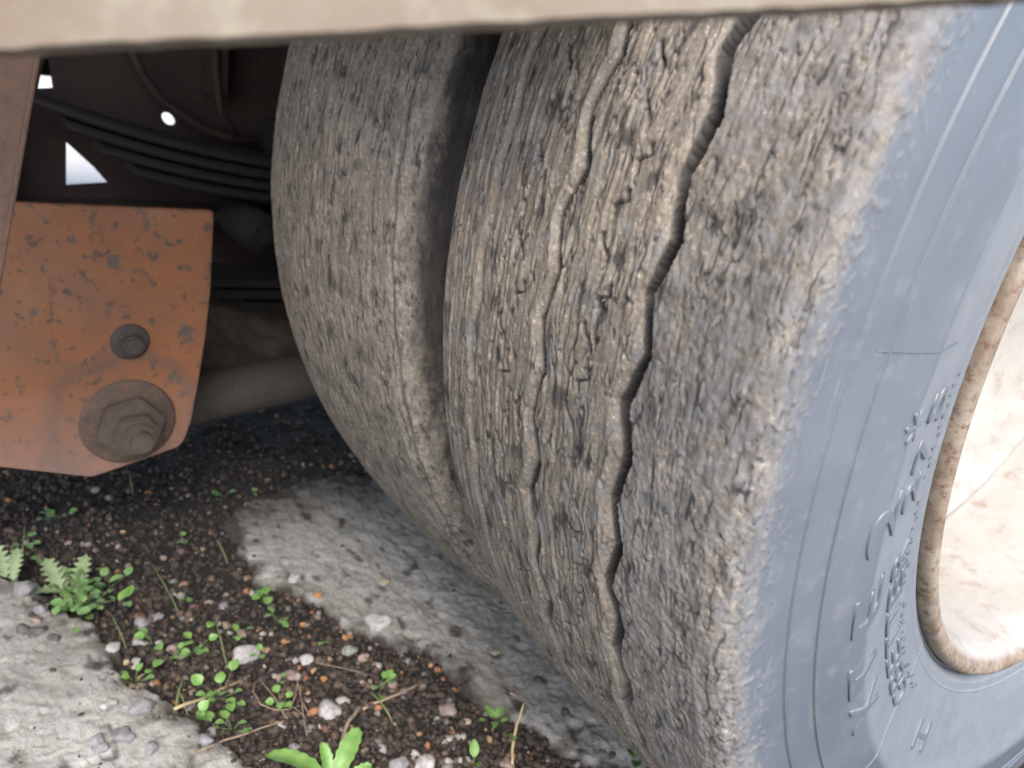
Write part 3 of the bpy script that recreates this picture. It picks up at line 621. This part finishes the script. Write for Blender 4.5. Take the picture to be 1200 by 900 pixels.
# jagged leaved plants
p0 = base_at(72, 692); root = empty('thistle', p0, 'young plant with four pale jagged leaves beside the round leaved cushion', 'plant')
for k, (a, b, a2, b2, sc, pi_) in enumerate(((72, 694, 40, 655, 1.0, .45), (90, 694, 118, 640, .95, .6), (80, 695, 18, 705, 1.15, .12), (76, 690, 66, 655, .6, .6))):
    g = base_at(a, b); g.z += .004; put_leaf(root, LM_jag[k % 3], g, yaw_of(a, b, a2, b2), pi_, sc, .2 * (k - 1))
p0 = base_at(14, 690); root = empty('thistle', p0, 'jagged leaved plant cut by the left edge of the picture', 'plant')
for k, (a, b, a2, b2, sc) in enumerate(((16, 690, 30, 650, .8), (8, 690, -20, 660, 1), (18, 685, 4, 655, .7))):
    g = base_at(a, b); g.z += .004; put_leaf(root, LM_jag[k], g, yaw_of(a, b, a2, b2), .6, sc)
# bright leaves at the bottom edge
p0 = base_at(385, 935); root = empty('young_weed', p0, 'bright green weed with long leaves at the bottom edge', 'weed')
for k, (a, b, a2, b2, sc, pi_) in enumerate(((392, 915, 432, 852, .95, .45), (385, 915, 362, 860, .62, .7), (380, 912, 300, 890, 1.1, .1), (388, 925, 330, 925, 1.0, .2), (400, 925, 445, 905, .6, .4))):
    g = base_at(a, b); g.z += .008; put_leaf(root, LM_bright[k % 2], g, yaw_of(a, b, a2, b2), pi_, sc, .15)
obj('stem', tube([p0 - Vector((0, 0, .003)), p0 + Vector((0, 0, .012))], .0012, 6), M_STEM, root)
p0 = base_at(577, 858); root = empty('young_weed', p0, 'small leafy seedling at the lower edge of the concrete strip', 'weed')
for k, (a, b, a2, b2, sc) in enumerate(((577, 846, 562, 832, .9), (580, 846, 592, 833, .9), (578, 852, 578, 868, .8), (596, 868, 600, 880, .9), (586, 852, 598, 850, .5), (568, 850, 558, 852, .5))):
    g = base_at(a, b); g.z += .010; put_leaf(root, LM_oval, g, yaw_of(a, b, a2, b2), .3, sc)
obj('stem', tube([p0, p0 + Vector((0, 0, .012))], .0006, 5), M_STEM, root)
p0 = base_at(555, 892); root = empty('young_weed', p0, 'thin upright seedling at the bottom edge left of the dry stalk', 'weed')
for a, b, a2, b2 in ((555, 890, 553, 872), (556, 896, 560, 915)):
    g = base_at(a, b); g.z += .006; put_leaf(root, LM_oval, g, yaw_of(a, b, a2, b2), .6, 1.0)
obj('stem', tube([p0, p0 + Vector((0, 0, .008))], .0006, 5), M_STEM, root)
p0 = base_at(745, 893); root = empty('young_weed', p0, 'green tuft peeping out between tyre and concrete at the bottom', 'weed')
for k in range(7):
    put_leaf(root, LM_oval, p0 + Vector((random.uniform(-.008, .008), random.uniform(-.008, .008), .002)), random.uniform(0, 6.28), random.uniform(.2, 1.1), 1.0)
# grass blades
BL = [((172, 660), (216, 730), 'long thin grass blade crossing the dark soil'), ((128, 730), (152, 768), 'short grass blade by the round leaved cushion'), ((250, 638), (268, 660), 'thin blade near the concrete strip corner'), ((250, 735), (266, 775), 'pale blade below the pair of leaves'), ((218, 795), (205, 840), 'thin blade left of the straw stalk'), ((150, 560), (156, 575), 'tiny blade in the shade under the bracket'), ((30, 620), (26, 655), 'thin blade at far left'), ((205, 810), (222, 842), 'blade crossing the straw end'), ((430, 820), (462, 848), 'fine dark blade right of the twig fork')]
for (a, b), (a2, b2), lab in BL:
    p, q = base_at(a2, b2), base_at(a, b); q.z += .014; mid = p.lerp(q, .5) + Vector((0, 0, .006))
    tag(obj('grass_blade', tube([p, p.lerp(mid, .5) + Vector((0, 0, .002)), mid, mid.lerp(q, .5) + Vector((0, 0, .002)), q], [.0007, .0008, .0007, .0005, .0002], 4), M_STEM), lab, 'grass blade', 'grass blades')
# twigs
TW = [([(228, 893), (262, 876), (300, 860), (336, 845)], 2.3, M_TWIG, 'long brown twig at the foot of the crossed twigs'), ([(336, 845), (322, 822), (303, 795)], 1.6, M_TWIG, 'thin twig slanting up from the crossing'), ([(336, 845), (346, 820), (349, 803), (352, 822), (362, 840)], 1.5, M_TWIG, 'bent twig peak above the crossing'),
      ([(300, 797), (296, 815), (305, 830), (322, 838), (345, 835), (362, 845)], 1.4, M_TWIG, 'curved twig looping round the soil'), ([(398, 878), (408, 850), (424, 828)], 4.5, M_TWIG, 'thick pale twig stub beside the bright leaves'), ([(424, 832), (455, 822), (475, 813), (492, 801)], 3.2, M_TWIG, 'smooth brown twig pointing right from the fork'),
      ([(205, 842), (245, 818), (284, 795)], 3.0, M_STRAW, 'straw coloured stalk beside the clump of round leaves'), ([(600, 896), (600, 878), (606, 850), (614, 824)], 3.2, M_STRAW, 'upright dry tan stalk near the leafy seedling'), ([(345, 770), (400, 787), (440, 792)], 1.0, M_TWIG, 'hair thin rootlet below the peach pebble'), ([(363, 840), (352, 825), (360, 862)], 1.4, M_TWIG, 'short twig end right of the crossing')]
for pts, wpx, m_, lab in TW:
    P = []; n = len(pts); dn = 0
    for k, (a, b) in enumerate(pts):
        g = base_at(a, b); g.z += .004 + (.004 if 0 < k < n - 1 else 0)
        if 'upright' in lab and k > 1: g = Vector(at_z(a, b, g.z + .012 * (k - 1))); 
        P.append(g)
    Q = []
    for i in range(len(P) - 1):
        for t in (0, .33, .66): Q.append(P[i].lerp(P[i + 1], t) + Vector((random.uniform(-1, 1), random.uniform(-1, 1), random.uniform(-1, 1))) * .0006)
    Q.append(P[-1]); r = wpx / 2 / FPX * .85
    tag(obj('twig', tube(Q, [r * (1.15 - .5 * i / len(Q)) for i in range(len(Q))], 7, jit=r * .12), m_), lab, 'twig', 'dry twigs on the soil')

# ------------------------------------------------------------------ orange spring hanger
XB = -.68
hg = empty('spring_hanger', (XB, -.60, -.20), 'worn orange steel bracket with two bolts at the left', 'bracket')
outline = [(-.80, -.066), (-.4845, -.069), (-.4835, -.078), (-.485, -.151), (-.489, -.20), (-.496, -.256), (-.503, -.300), (-.510, -.322), (-.516, -.329), (-.560, -.341), (-.598, -.3505), (-.604, -.351), (-.69, -.324), (-.80, -.310)]
obj('side_plate', prism_x(outline, XB - .010, XB, .0012), M_ORANGE, hg)
obj('side_plate', prism_x([(y, min(z, -.115)) for y, z in outline[:1] + outline[3:]], XB - .130, XB - .120, .0012), M_ORANGE, hg)
bm = bmesh.new(); box_bm(bm, XB - .065, -.76, -.20, .108, .012, .20); obj('web_plate', bm, M_ORANGE, hg)
def ring_x(cy, cz, prof, n=56):               # turned washer / boss, profile = [(r, x)]
    th = np.linspace(0, 2 * math.pi, n + 1); P = np.array(prof)
    V = np.stack([np.broadcast_to(P[None, :, 1], (n + 1, len(P))), cy + P[None, :, 0] * np.cos(th[:, None]), cz + P[None, :, 0] * np.sin(th[:, None])], -1).reshape(-1, 3)
    F = gridfaces(n + 1, len(P)); return npmesh('ring', V, F, True)
cy, cz = -.5665, -.2915
M_WASH = mat_rust('washer_orange_grime', (.10, .066, .046), (.055, .043, .035), (.20, .085, .038), 30)
bb = link('bolt', ring_x(cy, cz, [(.0001, XB + .0035), (.030, XB + .0035), (.0445, XB + .0032), (.0470, XB + .0015), (.0472, XB - .002)]), M_WASH, hg); bb.name = 'washer'
bm = disc_x(cy + .001, cz - .003, .0345, XB + .002, XB + .014, 6, .002, rot=.25); obj('bolt_head', bm, M_BOLT, hg)
nut = obj('nut', disc_x(cy + .004, cz - .006, .0235, XB + .012, XB + .027, 6, .002, rot=.1), M_BOLT, hg)
bm = disc_x(cy + .005, cz - .008, .0175, XB + .026, XB + .031, 32, .0012); obj('collar', bm, M_BOLT, nut)
bm = disc_x(cy + .006, cz - .009, .0115, XB + .029, XB + .040, 24, .0015); obj('stud_end', bm, M_BOLT, nut)
cy2, cz2 = -.5635, -.2035
link('hole_rim', ring_x(cy2, cz2, [(.0001, XB + .0030), (.012, XB + .0030), (.0175, XB + .0024), (.0190, XB + .0006), (.0190, XB - .001)]), M_HOLE, hg)
bm = bmesh.new(); obj('small_bolt', disc_x(cy2 + .001, cz2 - .0015, .0118, XB - .002, XB + .012, 6, .0022, rot=.4), M_HOLE, hg)

# ------------------------------------------------------------------ diagonal post and chain at the left edge
XP = -.47
q = [at_x(a, b, XP) for a, b in ((53, 30), (-6, 372), (-120, 372), (-75, 30))]
pst = empty('steel_post', (XP, q[0][1], q[0][2]), 'faded pinkish brown slanting steel post at the left edge', 'post')
obj('post_bar', prism_x([(v[1], v[2]) for v in q], XP - .022, XP, .002), M_POST, pst)
e = [at_x(a, b, XP) for a, b in ((53, 30), (-6, 372), (-12, 372), (46, 30))]
obj('edge_lip', prism_x([(v[1], v[2]) for v in e], XP - .030, XP + .004, .001), M_POST, pst)

# ------------------------------------------------------------------ near edge of the body, out of focus at the top
A = CAM + ray(0, 56.5) * .150; B = CAM + ray(1060, 1.0) * .150
A = Vector(A); B = Vector(B); u = (B - A).normalized(); A2 = A - u * .2; B2 = B + u * .05
upv = (Vector(UP) - u * Vector(UP).dot(u)).normalized(); bk = u.cross(upv); bk = bk if bk.dot(Vector(FW)) > 0 else -bk
be = empty('body_rail', tuple(A2), 'blurred pale rusty body rail crossing the top edge', 'rail')
def along(a, b, o0, o1, d0, d1, nseg=90, jit=.0003):
    bm = bmesh.new(); rings = []
    for k in range(nseg + 1):
        p = a.lerp(b, k / nseg); j = random.uniform(-jit, jit)
        rings.append([bm.verts.new(p + upv * x + bk * y) for x, y in ((o0 + j, d0), (o1, d0), (o1, d1), (o0 + j, d1))])
    for P, Q in zip(rings, rings[1:]):
        for i in range(4): bm.faces.new((P[i], P[(i + 1) % 4], Q[(i + 1) % 4], Q[i]))
    bm.faces.new(rings[0]); bm.faces.new(rings[-1][::-1]); bmesh.ops.recalc_face_normals(bm, faces=bm.faces[:]); return bm
obj('rail_face', along(A2, B2, 0, .055, 0, .004), M_BEAM, be)
obj('rail_flange', along(A2, B2, .050, .054, .0045, .03), M_BEAM, be)

# ------------------------------------------------------------------ chassis
XR = -1.0
fr = empty('chassis_frame', (XR, 0, 0), 'dark rusty truck frame with small bright gaps behind the bracket', 'frame')
def holed_plate(name, outer_, holes, x, th_, mat, parent):
    cu = bpy.data.curves.new(name, 'CURVE'); cu.dimensions = '2D'; cu.fill_mode = 'BOTH'; cu.extrude = th_ / 2
    for loop in [outer_] + holes:
        sp_ = cu.splines.new('POLY'); sp_.points.add(len(loop) - 1); sp_.use_cyclic_u = True
        for p_, (y, z) in zip(sp_.points, loop): p_.co = (y, z, 0, 1)
    t = bpy.data.objects.new(name, cu); COL.objects.link(t)
    me = bpy.data.meshes.new_from_object(t.evaluated_get(bpy.context.evaluated_depsgraph_get())); bpy.data.objects.remove(t)
    for v in me.vertices: v.co = Vector((x + v.co.z, v.co.x, v.co.y))
    me.name = name; me.materials.clear(); return link(name, me, mat, parent)
tri = [tuple(at_x(a, b, XR)[1:]) for a, b in ((77, 166), (77, 217), (126, 214), (110, 196))]
ell = [tuple(at_x(197 + 8.5 * math.cos(t) + 1.5 * math.sin(t), 139 + 7.5 * math.sin(t) + 2.5 * math.cos(t), XR)[1:]) for t in np.linspace(0, 2 * math.pi, 17)[:-1]]
gap = [tuple(at_x(a, b, XR)[1:]) for a, b in ((50, 72), (57, 66), (62, 103), (44, 104))]
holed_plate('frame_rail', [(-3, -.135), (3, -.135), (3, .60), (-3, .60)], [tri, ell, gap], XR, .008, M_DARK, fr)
for k, (y0, z0, z1) in enumerate(((-.645, -.13, .3), (-.40, .02, .55), (-.30, .0, .55), (.1, -.1, .55))):
    bm = bmesh.new(); box_bm(bm, XR + .03, y0, (z0 + z1) / 2, .05, .02, z1 - z0, bev=.002); 
    if y0 != -.645 or True: obj('frame_rib', bm, M_DARK, fr)
bm = bmesh.new(); box_bm(bm, XR + .035, 0, -.128, .07, 6, .010); obj('lower_flange', bm, M_DARK, fr)
bm = bmesh.new(); box_bm(bm, -1.9, 0, .1, .008, 6, .30); obj('far_rail', bm, M_DARK, fr)
bm = bmesh.new(); box_bm(bm, -1.05, -.30, -.19, .010, .56, .13); obj('blocker_plate', bm, M_DARK, fr)  # added plate that keeps far-side light out of the gap under the rail
# hose draped over the rail web
hp = [at_x(a, b, XR + .045) for a, b in ((150, 45), (165, 85), (190, 118), (235, 150), (262, 160), (300, 165))]
obj('brake_hose', tube(hp, .006, 8), M_DARK, fr)
hp = [at_x(a, b, XR + .06) for a, b in ((252, 38), (254, 90), (258, 130), (275, 158))]
obj('brake_hose', tube(hp, .004, 8), M_DARK, fr)
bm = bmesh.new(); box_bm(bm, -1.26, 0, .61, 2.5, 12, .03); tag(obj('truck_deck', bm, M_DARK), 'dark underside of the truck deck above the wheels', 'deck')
bm = bmesh.new(); th = np.linspace(R_(15), R_(150), 40)
P = []
fm = empty('mudguard', (-.3, 0, .5), 'dark mudguard over the dual tyres', 'mudguard')
V = np.stack([np.stack([np.full(40, x), -.545 * np.cos(th), .545 * np.sin(th)], -1) for x in (-.09, -.62)], 1).reshape(-1, 3)
V2 = V.copy(); V2[:, 1:] *= 1.006
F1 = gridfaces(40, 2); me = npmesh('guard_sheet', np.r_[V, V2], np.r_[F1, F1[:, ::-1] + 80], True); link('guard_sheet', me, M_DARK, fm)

# leaf springs
def leafspring(name, x, wdt, zc, y0, y1, sag, n, th_, label, eye=None):
    root = empty(name, (x, (y0 + y1) / 2, zc), label, 'leaf spring')
    for k in range(n):
        sh = k * .035; ya, yb = y0 + sh, y1 - sh; P = []
        bm = bmesh.new(); N = 24; rows = []
        for i in range(N + 1):
            y = ya + (yb - ya) * i / N; c = (y - (y0 + y1) / 2) / ((y1 - y0) / 2); z = zc + sag * c * c - k * (th_ + .0035)
            rows.append([bm.verts.new((x + dx, y, z + dz)) for dx, dz in ((-wdt / 2, 0), (wdt / 2 - .004, 0), (wdt / 2, -.003), (wdt / 2, -th_ + .003), (wdt / 2 - .004, -th_), (-wdt / 2, -th_))])
        for a, b in zip(rows, rows[1:]):
            for j in range(6): bm.faces.new((a[j], a[(j + 1) % 6], b[(j + 1) % 6], b[j]))
        bm.faces.new(rows[0]); bm.faces.new(rows[-1][::-1]); bmesh.ops.recalc_face_normals(bm, faces=bm.faces[:])
        obj('leaf', bm, M_SPRING, root)
    return root
ls = leafspring('leaf_spring', -.90, .075, -.045, -.62, .10, .055, 4, .011, 'upper dark leaf spring curving behind the orange bracket')
bm = tube([(-.90 - .05, -.375, -.130), (-.90 + .055, -.375, -.130)], .026, 20); obj('spring_eye', bm, M_SPRING, ls)
obj('eye_bolt', disc_x(-.375, -.130, .012, -.845, -.832, 6, .001), M_SPRING, ls)
obj('clamp', prism_x([(-.345, .0), (-.315, .0), (-.30, -.10), (-.33, -.11)], -.95, -.855, .003), M_SPRING, ls)
ls2 = leafspring('leaf_spring', -.90, .085, -.200, -.46, .30, .010, 3, .012, 'lower leaf spring seen between bracket and inner tyre')
# caked axle seat and torque arm
ax = empty('torque_arm', (-.80, -.45, -.30), 'grey dusty torque arm running from the bracket behind the inner tyre', 'suspension arm')
a0 = Vector(at_x(236, 466, -.80)); a1 = Vector(at_x(372, 437, -.80)); dd = (a1 - a0)
obj('arm_tube', tube([a0 - dd * 1.1, a0, a1, a1 + dd * 2.2], .0315, 28), M_ARM, ax)
bm = bmesh.new(); n_ = 26
gxx, gyy = np.meshgrid(np.linspace(-.50, .30, 90), np.linspace(0, 1, 40))
zz = -.318 + gyy * .088; xx = -.835 - .11 * gyy + .018 * fbm(gxx / .04, gyy / .5, 500, 4); V = np.stack([xx, gxx, zz + .012 * fbm(gxx / .03, gyy / .3, 510, 3)], -1)
me = npmesh('front', V.reshape(-1, 3), gridfaces(*gxx.shape)[:, ::-1], True)
ck = empty('axle_seat', (-.90, -.1, -.29), 'dirt caked axle seat between the lower leaf spring and torque arm', 'axle seat')
link('caked_face', me, M_CAKE, ck)
bm = bmesh.new(); box_bm(bm, -1.03, -.1, -.275, .16, .8, .085, bev=.006); obj('seat_block', bm, M_CAKE, ck)
bm = tube([(-.60, 0, 0), (-2.2, 0, 0)], .075, 24); tag(obj('axle_beam', bm, M_DARK), 'dark round axle beam behind the dual wheels', 'axle')
